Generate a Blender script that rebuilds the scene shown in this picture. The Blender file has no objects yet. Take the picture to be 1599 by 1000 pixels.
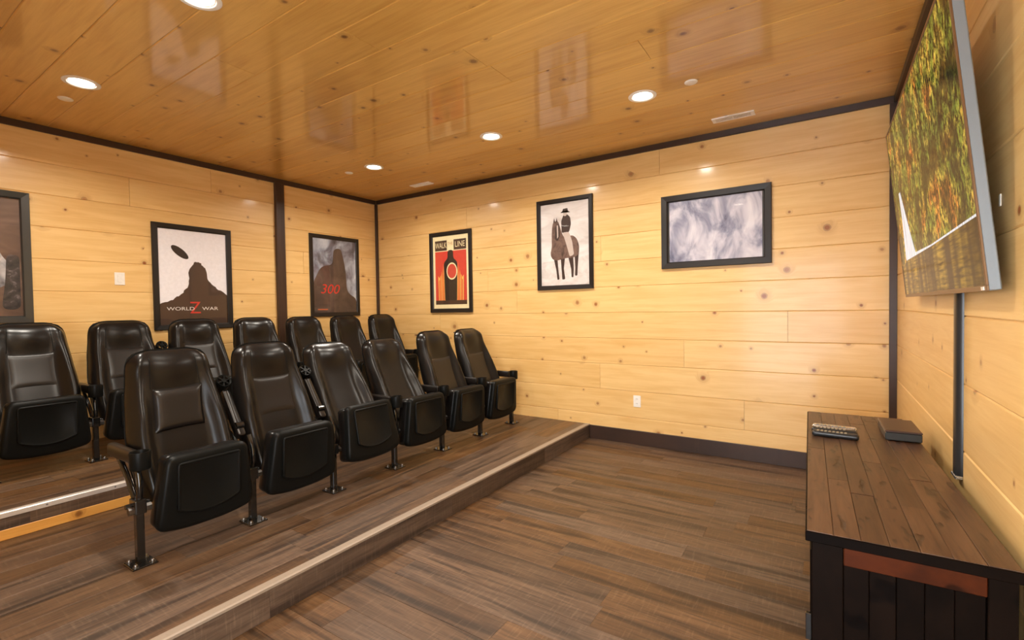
import bpy, bmesh, math, random
from mathutils import Vector, Matrix
random.seed(7)
C = bpy.context.scene.collection
sc = bpy.context.scene

# ------------------------------------------------------------------ camera, world, exposure
FPX, YAW, PITCH, ROLL = 744.16, math.radians(33.447), math.radians(-1.387), math.radians(-0.937)
CAM_Z = 1.340
fw = Vector((-math.sin(YAW), math.cos(YAW), 0)); rt = Vector((math.cos(YAW), math.sin(YAW), 0)); up = Vector((0, 0, 1))
fw2 = fw * math.cos(PITCH) + up * math.sin(PITCH); up2 = up * math.cos(PITCH) - fw * math.sin(PITCH)
rt2 = rt * math.cos(ROLL) + up2 * math.sin(ROLL); up3 = up2 * math.cos(ROLL) - rt * math.sin(ROLL)
cd = bpy.data.cameras.new('camera'); cam = bpy.data.objects.new('camera', cd); C.objects.link(cam)
cd.sensor_width = 36; cd.lens = 36 * FPX / 1599; cd.clip_start = 0.02
M4 = Matrix((rt2, up3, -fw2)).transposed().to_4x4(); M4.translation = (0, 0, CAM_Z)
cam.matrix_world = M4
sc.camera = cam

w = bpy.data.worlds.new('sky'); sc.world = w; w.use_nodes = True
w.node_tree.nodes['Background'].inputs[0].default_value = (0.90, 0.95, 1.0, 1)
w.node_tree.nodes['Background'].inputs[1].default_value = 11.0          # overcast daylight outside the added doorway
LAMP_W = 26.0                                                           # each recessed lamp
sc.view_settings.view_transform = 'Standard'; sc.view_settings.look = 'None'
sc.view_settings.gamma = 1; sc.view_settings.use_curve_mapping = False
sc.view_settings.exposure = -0.10
sc.cycles.use_denoising = True
sc.cycles.max_bounces = 10; sc.cycles.diffuse_bounces = 6
sc.cycles.sample_clamp_indirect = 6.0

# ------------------------------------------------------------------ room dimensions (metres)
XL, XR, YN, YF, ZC = -5.19, 0.432, -0.62, 4.50, 2.848
X1, Z1 = -2.035, 0.1404      # first platform edge and height
X2, Z2 = -3.683, 0.287       # second platform edge and height
PITCHW = 0.2565              # wall board pitch

# ------------------------------------------------------------------ material helpers
def S(r, g, b):
    f = lambda c: (c/255/12.92) if c/255 <= .04045 else ((c/255+.055)/1.055)**2.4
    return (f(r), f(g), f(b), 1)

class NT:
    def __init__(s, name):
        s.m = bpy.data.materials.new(name); s.m.use_nodes = True
        s.t = s.m.node_tree; s.b = s.t.nodes['Principled BSDF']
    def n(s, typ, **kw):
        x = s.t.nodes.new(typ)
        for k, v in kw.items(): setattr(x, k, v)
        return x
    def l(s, a, b): s.t.links.new(a, b)
    def val(s, sock, v):
        if hasattr(v, 'is_output') or isinstance(v, bpy.types.NodeSocket): s.l(v, sock)
        else: sock.default_value = v
    def math(s, op, a, b=0.0, c=0.0, clamp=False):
        x = s.n('ShaderNodeMath', operation=op); x.use_clamp = clamp
        for i, v in enumerate((a, b, c)): s.val(x.inputs[i], v)
        return x.outputs[0]
    def mix(s, f, a, b, typ='MIX'):
        x = s.n('ShaderNodeMix', data_type='RGBA', blend_type=typ)
        s.val(x.inputs[0], f); s.val(x.inputs[6], a); s.val(x.inputs[7], b)
        return x.outputs[2]
    def smooth(s, v, lo, hi, a=0.0, b=1.0):
        x = s.n('ShaderNodeMapRange', interpolation_type='SMOOTHSTEP')
        s.val(x.inputs[0], v)
        for i, q in enumerate((lo, hi, a, b)): x.inputs[i+1].default_value = q
        return x.outputs[0]
    def noise(s, vec, scale, detail=3, rough=.55, dist=0):
        x = s.n('ShaderNodeTexNoise'); s.l(vec, x.inputs['Vector'])
        x.inputs['Scale'].default_value = scale; x.inputs['Detail'].default_value = detail
        x.inputs['Roughness'].default_value = rough; x.inputs['Distortion'].default_value = dist
        return x.outputs[0]
    def scalev(s, vec, sx, sy, sz):
        x = s.n('ShaderNodeVectorMath', operation='MULTIPLY'); s.l(vec, x.inputs[0]); x.inputs[1].default_value = (sx, sy, sz)
        return x.outputs[0]
    def objcoord(s, rnd=True, amp=37.0):
        tc = s.n('ShaderNodeTexCoord'); v = tc.outputs['Object']
        s.rand = None
        if rnd:
            oi = s.n('ShaderNodeObjectInfo'); s.rand = oi.outputs['Random']
            cb = s.n('ShaderNodeCombineXYZ')
            s.l(s.math('MULTIPLY', s.rand, amp), cb.inputs[0]); s.l(s.math('MULTIPLY', s.rand, amp*1.7), cb.inputs[1])
            ad = s.n('ShaderNodeVectorMath', operation='ADD'); s.l(v, ad.inputs[0]); s.l(cb.outputs[0], ad.inputs[1]); v = ad.outputs[0]
        return v
    def bump(s, h, strength=.2, dist=.002):
        x = s.n('ShaderNodeBump'); x.inputs['Strength'].default_value = strength; x.inputs['Distance'].default_value = dist
        s.l(h, x.inputs['Height']); s.l(x.outputs[0], s.b.inputs['Normal'])

def plain(name, col, rough=.5, metal=0.0, coat=0.0, bump=None, spec=.5):
    k = NT(name); k.b.inputs['Base Color'].default_value = col; k.b.inputs['Roughness'].default_value = rough
    k.b.inputs['Metallic'].default_value = metal; k.b.inputs['Coat Weight'].default_value = coat
    k.b.inputs['Specular IOR Level'].default_value = spec
    v = k.objcoord(False)
    n = k.noise(v, 40 if not bump else bump[0], 3)
    k.l(k.mix(k.smooth(n, .3, .7), col, tuple(min(1, c*1.06) for c in col[:3])+(1,)), k.b.inputs['Base Color'])
    if bump: k.bump(n, bump[1], bump[2])
    return k.m

def pine(name, light, mid, knot, rough=.35, coat=.0, coatr=.12, keep=.70, cell=4.6):
    """boards: local x = along the grain, y = across"""
    k = NT(name); v = k.objcoord()
    vo = k.n('ShaderNodeTexVoronoi', feature='F1', voronoi_dimensions='2D'); k.l(v, vo.inputs['Vector']); vo.inputs['Scale'].default_value = cell
    sep = k.n('ShaderNodeSeparateColor'); k.l(vo.outputs['Color'], sep.inputs[0])
    on = k.math('GREATER_THAN', sep.outputs[0], keep)
    size = k.math('MULTIPLY_ADD', k.math('POWER', sep.outputs[1], 2.2), .085, .028)                    # knot radius in cell units
    wob = k.math('MULTIPLY', k.math('SUBTRACT', k.noise(v, 30, 2), .5), .05)
    d = k.math('DIVIDE', k.math('ADD', vo.outputs['Distance'], wob), size)
    core = k.math('MULTIPLY', k.smooth(d, .55, 1.05, 1, 0), on)
    halo = k.math('MULTIPLY', k.smooth(d, .8, 3.6, 1, 0), on)
    gx = k.scalev(v, 1.1, 15, 1)
    bow = k.n('ShaderNodeVectorMath', operation='ADD'); k.l(gx, bow.inputs[0])
    cb = k.n('ShaderNodeCombineXYZ'); k.l(k.math('MULTIPLY', halo, 1.3), cb.inputs[1]); k.l(cb.outputs[0], bow.inputs[1])
    g1 = k.noise(bow.outputs[0], 1.6, 4, .6, .6)
    g2 = k.noise(k.scalev(v, 4, 130, 1), 1, 3, .6)
    blot = k.noise(k.scalev(v, 1.4, 3, 1), 1.2, 2)
    t = k.math('ADD', k.math('MULTIPLY', k.smooth(g1, .3, .75), .55), k.math('MULTIPLY', k.smooth(g2, .3, .75), .18))
    t = k.math('ADD', t, k.math('MULTIPLY', k.smooth(blot, .4, .8), .25))
    t = k.math('ADD', t, k.math('MULTIPLY', k.math('SUBTRACT', k.rand, .5), .35), clamp=True)
    col = k.mix(t, light, mid)
    col = k.mix(k.math('MULTIPLY', halo, .24), col, knot)
    col = k.mix(k.math('MULTIPLY', core, k.math('MULTIPLY_ADD', sep.outputs[2], .45, .55)), col, knot)
    ring = k.math('MULTIPLY', k.math('MULTIPLY', k.smooth(d, .75, .95), k.smooth(d, 1.0, 1.25, 1, 0)), on)
    col = k.mix(k.math('MULTIPLY', ring, .4), col, tuple(c*.45 for c in knot[:3])+(1,))
    k.l(col, k.b.inputs['Base Color'])
    k.b.inputs['Roughness'].default_value = rough
    k.b.inputs['Coat Weight'].default_value = coat; k.b.inputs['Coat Roughness'].default_value = coatr
    k.bump(k.math('ADD', g2, k.math('MULTIPLY', core, -.5)), .12, .001)
    return k.m

def vinyl(name, a, b, c, rough=.42):
    k = NT(name); v = k.objcoord()
    g1 = k.noise(k.scalev(v, 1.3, 12, 1), 1.5, 5, .65, .8)
    g2 = k.noise(k.scalev(v, 5, 90, 1), 1, 5, .7)
    streak = k.noise(k.scalev(v, .7, 11, 1), 1.3, 4, .55, .5)
    saw = k.noise(k.scalev(v, 90, 9, 1), 1, 2, .5)
    col = k.mix(k.smooth(g1, .3, .72), a, b)
    col = k.mix(k.math('MULTIPLY', k.smooth(streak, .47, .66), .85), col, c)
    col = k.mix(k.math('MULTIPLY', k.smooth(g2, .46, .66), .55), col, c)
    col = k.mix(k.math('MULTIPLY', k.smooth(saw, .5, .8), .10), col, S(188, 158, 128))
    hv = k.n('ShaderNodeHueSaturation'); k.l(col, hv.inputs['Color'])
    k.l(k.math('MULTIPLY_ADD', k.rand, .32, .84), hv.inputs['Value'])
    r2 = k.math('FRACT', k.math('MULTIPLY', k.rand, 17.3))
    k.l(k.math('MULTIPLY_ADD', r2, .35, .78), hv.inputs['Saturation'])
    k.l(hv.outputs[0], k.b.inputs['Base Color']); k.b.inputs['Roughness'].default_value = rough
    k.b.inputs['Specular IOR Level'].default_value = .4
    k.bump(k.math('ADD', g2, saw), .10, .001)
    return k.m

M = {}
M['pine_wall'] = pine('pine_wall_boards', S(241, 202, 136), S(222, 174, 102), S(146, 80, 34), rough=.42, coat=.3, coatr=.13)
M['pine_ceiling'] = pine('pine_ceiling_boards', S(222, 174, 94), S(192, 139, 62), S(108, 60, 24), rough=.32, coat=.6, coatr=.07)
M['pine_strip'] = pine('pine_strip', S(236, 178, 92), S(214, 148, 66), S(130, 76, 32))
M['backing'] = plain('wall_backing', S(120, 80, 38), .8)
M['near_wall'] = plain('near_wall_paint', S(226, 190, 130), .6)
M['trim'] = pine('dark_stained_trim', S(66, 44, 32), S(42, 27, 20), S(22, 13, 9), rough=.42, keep=.8)
M['vinyl'] = vinyl('vinyl_plank', S(108, 81, 57), S(82, 59, 40), S(45, 31, 21))
M['vinyl_riser'] = vinyl('vinyl_riser', S(104, 84, 67), S(80, 63, 50), S(54, 41, 33))
M['floor_base'] = plain('floor_base', S(50, 34, 24), .7)
M['nosing'] = plain('greige_nosing', S(146, 131, 115), .5, bump=(120, .1, .001))
M['nosing_metal'] = plain('pale_metal_nosing', S(214, 206, 198), .35, .35)
M['leather'] = plain('black_leather', (.0060, .0048, .0042, 1), .29, bump=(420, .06, .0004), spec=.34, coat=.0)
M['leather_panel'] = plain('brown_black_leather', (.0105, .0080, .0068, 1), .31, bump=(380, .08, .0005), spec=.45, coat=.0)
M['plastic'] = plain('black_moulded_plastic', (.0055, .0058, .0054, 1), .38, bump=(700, .06, .0003), spec=.13)
M['gloss_black'] = plain('black_gloss_steel', (.008, .008, .008, 1), .16, coat=.6)
M['bolt'] = plain('bolt_steel', (.22, .21, .20, 1), .35, 1.0)
M['frame'] = plain('black_picture_frame', S(26, 21, 19), .38)
M['frame_grey'] = plain('charcoal_picture_frame', S(48, 50, 50), .3, coat=.3)
M['white_plastic'] = plain('white_plastic', S(240, 236, 228), .35)
M['vent_dark'] = plain('vent_slot_dark', S(96, 78, 60), .7)
M['tv_side'] = plain('tv_grey_side', S(120, 128, 134), .35, .3, bump=(900, .25, .0006))
M['tv_bezel'] = plain('tv_bronze_bezel', S(112, 84, 56), .3, .5)
M['black'] = plain('matt_black', (.012, .012, .012, 1), .5)
M['raceway'] = plain('black_raceway', (.02, .02, .021, 1), .3)
M['silver'] = plain('silver_plastic', S(205, 208, 212), .18, .8)
M['button'] = plain('grey_buttons', S(150, 140, 118), .4)
M['box_brown'] = plain('brown_box_lid', S(70, 50, 42), .35, bump=(300, .1, .0005))
M['box_grey'] = plain('dark_grey_box_side', S(52, 54, 54), .25)

def emit(name, col, st):
    k = NT(name); k.b.inputs['Base Color'].default_value = (0, 0, 0, 1)
    k.b.inputs['Emission Color'].default_value = col; k.b.inputs['Emission Strength'].default_value = st
    return k.m
M['lamp'] = emit('lamp_lens', (1, .93, .80, 1), 14)

k = NT('glazing'); t = k.t; t.nodes.remove(k.b)
tr = k.n('ShaderNodeBsdfTransparent'); gl = k.n('ShaderNodeBsdfGlossy'); gl.inputs['Roughness'].default_value = .03
fr = k.n('ShaderNodeFresnel'); ge = k.n('ShaderNodeNewGeometry'); k.l(k.math('MULTIPLY_ADD', ge.outputs['Backfacing'], 1/1.45-1.45, 1.45), fr.inputs['IOR'])   # same reflectance from both sides of the thin pane
mx = k.n('ShaderNodeMixShader')
k.l(fr.outputs[0], mx.inputs[0]); k.l(tr.outputs[0], mx.inputs[1]); k.l(gl.outputs[0], mx.inputs[2])
k.l(mx.outputs[0], t.nodes['Material Output'].inputs[0]); M['glass'] = k.m

def walnut(name, a, b, c, rough=.36, spec=.45):
    k = NT(name); v = k.objcoord()
    g1 = k.noise(k.scalev(v, 2, 16, 4), 1.4, 5, .65, .6)
    g2 = k.noise(k.scalev(v, 5, 90, 6), 1, 4, .6)
    dent = k.noise(k.scalev(v, 7, 26, 7), 1, 2, .5)
    col = k.mix(k.smooth(g1, .3, .7), a, b)
    col = k.mix(k.math('MULTIPLY', k.smooth(g2, .48, .75), .5), col, c)
    col = k.mix(k.math('MULTIPLY', k.smooth(dent, .60, .66), .75), col, c)
    hv = k.n('ShaderNodeHueSaturation'); k.l(col, hv.inputs['Color']); k.l(k.math('MULTIPLY_ADD', k.rand, .5, .75), hv.inputs['Value'])
    k.l(hv.outputs[0], k.b.inputs['Base Color']); k.b.inputs['Roughness'].default_value = rough
    k.b.inputs['Specular IOR Level'].default_value = spec
    k.bump(k.math('ADD', g2, k.math('MULTIPLY', k.smooth(dent, .62, .72), -1.5)), .35, .002)
    return k.m
M['walnut'] = walnut('dark_walnut_top', S(92, 66, 47), S(68, 46, 32), S(34, 21, 15))
M['walnut_dark'] = walnut('blackened_walnut', S(20, 12, 8), S(12, 7, 5), S(5, 3, 3), .5, .04)
M['walnut_red'] = walnut('red_brown_rail', S(84, 38, 16), S(54, 24, 11), S(20, 10, 6), .42, .08)

# ------------------------------------------------------------------ object helpers
def mesh(name, verts, faces, smooth=False, autos=None):
    me = bpy.data.meshes.new(name); me.from_pydata([tuple(v) for v in verts], [], faces)
    bm = bmesh.new(); bm.from_mesh(me); bmesh.ops.recalc_face_normals(bm, faces=bm.faces); bm.to_mesh(me); bm.free()
    if smooth:
        me.shade_smooth()
        if autos is not None:
            me.set_sharp_from_angle(angle=math.radians(autos))
    me.update(); return me

def ob(name, me, mat=None, parent=None, loc=(0, 0, 0), rot=(0, 0, 0)):
    o = bpy.data.objects.new(name, me); C.objects.link(o); o.location = loc; o.rotation_euler = rot
    if me is not None and mat is not None and not me.materials: me.materials.append(mat)
    if parent: o.parent = parent
    return o
def tag(o, label, cat, group=None):
    o['label'] = label; o['category'] = cat
    if group: o['group'] = group
    return o
def empty(name, label, cat, loc=(0, 0, 0), rz=0, group=None):
    o = ob(name, None, None, None, loc, (0, 0, rz)); o.empty_display_size = .1
    return tag(o, label, cat, group)
def struct(name, me, mat, loc=(0, 0, 0), rot=(0, 0, 0)):
    o = ob(name, me, mat, None, loc, rot); o['kind'] = 'structure'; return o

def boxdata(x0, x1, y0, y1, z0, z1, ch=0.0):
    """box, chamfered on all edges when ch > 0"""
    bm = bmesh.new(); bmesh.ops.create_cube(bm, size=1)
    for v in bm.verts:
        v.co = ((x0+x1)/2+v.co.x*(x1-x0), (y0+y1)/2+v.co.y*(y1-y0), (z0+z1)/2+v.co.z*(z1-z0))
    if ch > 0: bmesh.ops.bevel(bm, geom=list(bm.edges), offset=ch, segments=2 if ch > .004 else 1, affect='EDGES', profile=.5)
    me = bpy.data.meshes.new('box'); bm.to_mesh(me); bm.free(); return me

def board(L, W, T, ch, end=.0012):
    """board: x along (0..L), y across (0..W), z thickness (0..T) with V-chamfered long edges on the +z face"""
    pr = [(0.0, 0.0), (W, 0.0), (W, T-ch), (W-ch, T), (ch, T), (0.0, T-ch)]
    vs = [(end, y, z) for y, z in pr] + [(L-end, y, z) for y, z in pr]
    n = len(pr); fs = [[i, (i+1) % n, n+(i+1) % n, n+i] for i in range(n)] + [list(range(n)), list(range(2*n-1, n-1, -1))]
    return mesh('board', vs, fs)

def loft(rings, cap=True, closed=True):
    n = len(rings[0]); vs = [p for r in rings for p in r]; fs = []
    for i in range(len(rings)-1):
        for j in range(n if closed else n-1):
            fs.append([i*n+j, i*n+(j+1) % n, (i+1)*n+(j+1) % n, (i+1)*n+j])
    if cap: fs += [list(range(n)), list(range((len(rings)-1)*n, len(rings)*n))]
    return vs, fs

def tubedata(pts, r, n=10):
    pts = [Vector(p) for p in pts]; rings = []
    up0 = Vector((0, 1, 0))
    for i, p in enumerate(pts):
        d = (pts[min(i+1, len(pts)-1)] - pts[max(i-1, 0)]).normalized()
        a = d.cross(up0)
        if a.length < .1: a = d.cross(Vector((1, 0, 0)))
        a.normalize(); b = d.cross(a)
        rr = r[i] if isinstance(r, (list, tuple)) else r
        rings.append([p + a*rr*math.cos(2*math.pi*j/n) + b*rr*math.sin(2*math.pi*j/n) for j in range(n)])
    return loft(rings)

def smoothcurve(pts, k=6):
    pts = [Vector(p) for p in pts]; out = []
    for i in range(len(pts)-1):
        p0, p1, p2, p3 = pts[max(i-1, 0)], pts[i], pts[i+1], pts[min(i+2, len(pts)-1)]
        for s in range(k):
            t = s/k
            out.append(.5*((2*p1)+(p2-p0)*t+(2*p0-5*p1+4*p2-p3)*t*t+(3*p1-p0-3*p2+p3)*t**3))
    return out + [pts[-1]]

def lathe(prof, n=28, close=False):
    """prof: (r, z) list"""
    rings = [[(r*math.cos(2*math.pi*j/n), r*math.sin(2*math.pi*j/n), z) for j in range(n)] for r, z in prof]
    return loft(rings, cap=not close) if not close else loft(rings + [rings[0]], cap=False)

def roundpoly(pts, rad, seg=6):
    out = []; n = len(pts)
    for i, p in enumerate(pts):
        r = rad[i] if isinstance(rad, (list, tuple)) else rad
        p = Vector(p); a = (Vector(pts[i-1])-p); b = (Vector(pts[(i+1) % n])-p)
        r = min(r, a.length*.49, b.length*.49); A = p+a.normalized()*r; B = p+b.normalized()*r
        for s in range(seg+1):
            t = s/seg; out.append(A*(1-t)**2 + p*2*t*(1-t) + B*t*t)
    return out

def insetpoly(pts, d):
    n = len(pts); area = sum(pts[i-1].x*pts[i].y-pts[i].x*pts[i-1].y for i in range(n)); sg = 1 if area > 0 else -1
    out = []
    for i in range(n):
        e = (pts[(i+1) % n]-pts[i-1])
        if e.length < 1e-9: out.append(pts[i].copy()); continue
        e.normalize(); out.append(pts[i]+Vector((-e.y, e.x))*d*sg)
    return out

# ------------------------------------------------------------------ the room shell
def boxstruct(name, b, mat): return struct(name, boxdata(*b), mat)
fl = boxstruct('floor', (X1-.02, XR, YN, YF, -.10, -.006), M['floor_base'])
wf = boxstruct('wall_far', (XL-.1, XR+.1, YF+.012, YF+.12, -.1, ZC+.1), M['backing'])
wl = boxstruct('wall_left', (XL-.12, XL-.012, YN, YF+.012, -.1, ZC+.1), M['backing'])
wr = boxstruct('wall_right', (XR+.012, XR+.12, YN, YF+.012, -.1, ZC+.1), M['backing'])
ce = boxstruct('ceiling', (XL-.1, XR+.1, YN-.1, YF+.1, ZC+.012, ZC+.1), M['backing'])
# unseen near wall; its open doorway is added to let bright daylight in
DX0, DX1, DZ = -1.25, .25, 2.12
nv = []; nf = []
def addb(vs, fs, b):
    x0, x1, y0, y1, z0, z1 = b; o = len(vs)
    vs += [(x, y, z) for x in (x0, x1) for y in (y0, y1) for z in (z0, z1)]
    fs += [[o+i for i in q] for q in ((0, 1, 3, 2), (4, 6, 7, 5), (0, 4, 5, 1), (2, 3, 7, 6), (0, 2, 6, 4), (1, 5, 7, 3))]
for b in ((XL-.1, DX0, YN-.1, YN, -.1, ZC+.02), (DX1, XR+.1, YN-.1, YN, -.1, ZC+.02), (DX0, DX1, YN-.1, YN, DZ, ZC+.02)): addb(nv, nf, b)
struct('wall_near', mesh('wall_near', nv, nf), M['near_wall'])
dv = []; df = []
for b in ((DX0-.08, DX0, YN, YN+.02, 0, DZ+.08), (DX1, DX1+.08, YN, YN+.02, 0, DZ+.08), (DX0, DX1, YN, YN+.02, DZ, DZ+.08)): addb(dv, df, b)
d1 = struct('added_doorway_1', mesh('added_doorway_frame', dv, df), M['trim'])

def wall_boards(parent, rot, origin, length, joints, zr, mat):
    """rows of boards on a wall; local x runs along the wall; rot is the euler that lays board local (x,y,z) onto the wall"""
    for r in range(len(zr)-1):
        cuts = [0.0] + sorted(joints.get(r, [])) + [length]
        for a, b in zip(cuts[:-1], cuts[1:]):
            me = board(b-a, zr[r+1]-zr[r]-.0008, .012, .0045)
            o = ob('board', me, mat, parent)
            Rm = rot.to_4x4(); Rm.translation = Vector(origin) + rot @ Vector((a, zr[r], 0)); o.matrix_world = Rm
zrows = [i*PITCHW for i in range(11)] + [ZC]
zrows[10] = 2.561
def R3(xa, ya, za): return Matrix((xa, ya, za)).transposed()
X, Y, Z = Vector((1, 0, 0)), Vector((0, 1, 0)), Vector((0, 0, 1))
rnd = random.Random(3)
# far wall: outwards -Y ; local x -> X ; y -> Z
jf = {r: [q-XL for q in qs] for r, qs in {2: [-1.915], 3: [-1.091], 7: [-1.892], 4: [-4.05, -.266], 1: [-.593], 6: [-3.3], 5: [-2.9], 8: [-2.2], 9: [-3.6], 10: [-1.3], 0: [-2.4]}.items()}
wall_boards(wf, R3(X, Z, -Y), (XL, YF+.012, 0), XR-XL, jf, zrows, M['pine_wall'])
# left wall: outwards +X ; local x -> Y ; y -> Z ; x cross y = X
jl = {1: [2.6], 3: [3.4], 5: [.9], 7: [4.0], 9: [2.32], 10: [3.0], 8: [1.3]}
wall_boards(wl, R3(Y, Z, X), (XL-.012, YN, 0), YF-YN, jl, zrows, M['pine_wall'])
# right wall: outwards -X ; local x -> -Y ; y -> Z
wall_boards(wr, R3(-Y, Z, (-Y).cross(Z)), (XR+.012, YF, 0), YF-YN, {2: [3.2], 4: [3.9], 6: [1.2], 8: [3.3], 9: [.8]}, zrows, M['pine_wall'])
# ceiling: outwards -Z ; local x -> X, y -> -Y : cross = -Z
CP = .2547; ystart = YF
rows = [0.0]
while rows[-1] < YF-YN: rows.append(rows[-1]+CP)
off = (YF - 1.675) % CP      # a joint line lies at Y = 1.675
rows = [0.0] + [off+i*CP for i in range(int((YF-YN-off)/CP)+1)] + [YF-YN]
jc = {}
for r in range(len(rows)-1):
    ym = YF-(rows[r]+rows[r+1])/2
    if abs(ym-1.55) < .13: jc[r] = [-3.02-XL]
    elif abs(ym-1.80) < .13: jc[r] = [-2.16-XL]
    else: jc[r] = [rnd.uniform(.7, 5.0)] if rnd.random() < .6 else []
wall_boards(ce, R3(X, -Y, -Z), (XL, YF, ZC+.012), XR-XL, jc, rows, M['pine_ceiling'])

def floor_planks(parent, x0, x1, y0, y1, z, along, W=.152, L=1.22, T=.006, mat=None, seed=1, name='plank'):
    r = random.Random(seed); cache = {}
    a0, a1, b0, b1 = (x0, x1, y0, y1) if along == 'x' else (y0, y1, x0, x1)
    b = b0; i = 0
    while b < b1-.005:
        wd = min(W, b1-b); a = a0; first = r.uniform(.15, L)
        while a < a1-.001:
            ln = min(first if a == a0 else L, a1-a)
            if a1-(a+ln) < .06: ln = a1-a
            key = (round(ln, 4), round(wd, 4))
            if key not in cache: cache[key] = board(ln, wd-.0006, T, .0009, .0004)
            o = ob(name, cache[key], mat, parent)
            if along == 'x': o.matrix_world = Matrix.Translation((a, b, z-T))
            else:
                Rm = R3(Y, -X, Z).to_4x4(); Rm.translation = (b+wd, a, z-T); o.matrix_world = Rm
            a += ln
        b += wd; i += 1
floor_planks(fl, X1, XR, YN, YF, 0.0, 'x', mat=M['vinyl'], seed=11)
p1 = boxstruct('floor_platform_lower', (X2-.02, X1-.012, YN, YF, -.1, Z1-.006), M['floor_base'])
floor_planks(p1, X2, X1-.045, YN, YF, Z1, 'y', mat=M['vinyl'], seed=12)
p2 = boxstruct('floor_platform_upper', (XL, X2-.012, YN, YF, -.1, Z2-.006), M['floor_base'])
floor_planks(p2, XL, X2-.04, YN, YF, Z2, 'y', mat=M['vinyl'], seed=13)
# risers and nosings
def riser(parent, xf, z0, z1, cuts, mat):
    for a, b in zip(cuts[:-1], cuts[1:]):
        me = board(b-a, z1-z0, .012, .0008, .0004)
        o = ob('riser_plank', me, mat, parent)
        Rm = R3(Y, Z, X).to_4x4(); Rm.translation = (xf-.012, a, z0); o.matrix_world = Rm
riser(p1, X1, 0.0, Z1-.008, [YN, .02, 1.12, 2.34, 3.56, YF], M['vinyl_riser'])
riser(p2, X2, .196, Z2-.012, [YN, .7, 1.92, 3.14, YF], M['vinyl_riser'])
o = ob('pine_strip', board(YF-YN, .196-Z1, .016, .002), M['pine_strip'], p2)
Rm = R3(Y, Z, X).to_4x4(); Rm.translation = (X2-.012, YN, Z1); o.matrix_world = Rm
def nosing(name, parent, x0, x1, z, mat, lip):
    pr = [(x0, z-.004), (x0, z+.002), (x1-.004, z+.003), (x1+.003, z-.001), (x1+.003, z-lip), (x1, z-lip), (x1-.001, z-.008)]
    vs = [(a, YN, b) for a, b in pr] + [(a, YF-.001, b) for a, b in pr]; n = len(pr)
    fs = [[i, (i+1) % n, n+(i+1) % n, n+i] for i in range(n)] + [list(range(n)), list(range(n, 2*n))]
    return ob(name, mesh(name, vs, fs), mat, parent)
nosing('step_nosing', p1, X1-.045, X1, Z1, M['nosing'], .012)
n2 = nosing('step_nosing', p2, X2-.04, X2, Z2, M['nosing_metal'], .026)
sv, sf = lathe([(.0005, 0), (.005, 0), (.004, .0015), (.0005, .002)], 10)
sm_ = mesh('screw', sv, sf, True)
for i in range(16):
    o = ob('screw', sm_, M['bolt'], n2, (X2+.003, YN+.15+i*.31, Z2-.012), (0, math.pi/2, 0))

# dark trim: crown strips, corner posts, post, baseboard
def trimbox(name, b, ch=.002):
    me = boxdata(*b, ch=ch); cx = [(b[0]+b[1])/2, (b[2]+b[3])/2, (b[4]+b[5])/2]
    L = [b[1]-b[0], b[3]-b[2], b[5]-b[4]]; ax = L.index(max(L))
    # local x = long axis so that the grain follows the length
    rot = [Matrix.Identity(3), R3(Y, -X, Z), R3(Z, Y, -X)][ax]
    me.transform(Matrix.Translation([-q for q in cx])); me.transform(rot.inverted().to_4x4())
    o = ob(name, me, M['trim']); o['kind'] = 'structure'
    m4 = rot.to_4x4(); m4.translation = cx; o.matrix_world = m4
    return o
trimbox('trim_1', (XL+.02, -1.03, YF-.022, YF, ZC-.052, ZC))
trimbox('trim_10', (-1.029, XR-.02, YF-.022, YF, ZC-.052, ZC))
trimbox('trim_2', (XL, XL+.022, YN, YF-.022, ZC-.052, ZC))
trimbox('trim_3', (XR-.022, XR, YN, YF-.022, ZC-.052, ZC))
trimbox('trim_4', (XL, XL+.032, YF-.032, YF, Z2, ZC-.052))
trimbox('trim_5', (XR-.045, XR, YF-.03, YF, 0, ZC-.052))
trimbox('trim_6', (XL, XL+.045, 3.035, 3.135, Z2, ZC-.052), .004)
trimbox('baseboard_far', (X1+.005, XR-.045, YF-.018, YF, 0, .135))
trimbox('baseboard_right', (XR-.016, XR, YN, YF-.03, 0, .135))

# ------------------------------------------------------------------ recessed lamps, sprinkler caps, vents
ringv = lathe([(.098, 0), (.098, -.004), (.088, -.009), (.074, -.006), (.066, .006), (.066, 0)], 36, close=True)
ring_me = mesh('lamp_trim', *ringv, True, 40)
lens_me = mesh('lamp_lens', *lathe([(.001, -.001), (.03, -.0012), (.066, 0.0), (.066, .006), (.001, .006)], 36), True, 40)
lamps = [((-1.102, 3.411), 'beside the vent nearest the television wall'), ((-2.446, 3.421), 'between two other lamps along the cowboy poster wall'),
         ((-3.963, 3.42), 'closest to the corner of the two poster walls'), ((-4.025, 1.083), 'above the back row of seats'),
         ((-2.499, 1.117), 'above the front row of seats'), ((-1.1, 1.10), 'above the open floor and sideboard')]
for (x, y), where in lamps:
    L = empty('recessed_lamp', 'round white recessed ceiling lamp ' + where, 'lamp', (x, y, ZC), 0, 'recessed ceiling lamps')
    ob('trim_ring', ring_me, M['white_plastic'], L); ob('lens', lens_me, M['lamp'], L)
    ld = bpy.data.lights.new('lamp_light', 'AREA'); ld.shape = 'DISK'; ld.size = .12; ld.spread = math.radians(158); ld.energy = LAMP_W; ld.color = (1, .92, .80)
    lo = bpy.data.objects.new('lamp_light', ld); C.objects.link(lo); lo.parent = L; lo.location = (0, 0, -.012)
cap_me = mesh('sprinkler_cap', *lathe([(.001, -.008), (.036, -.008), (.042, -.004), (.042, 0), (.001, 0)], 30), True, 40)
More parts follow.
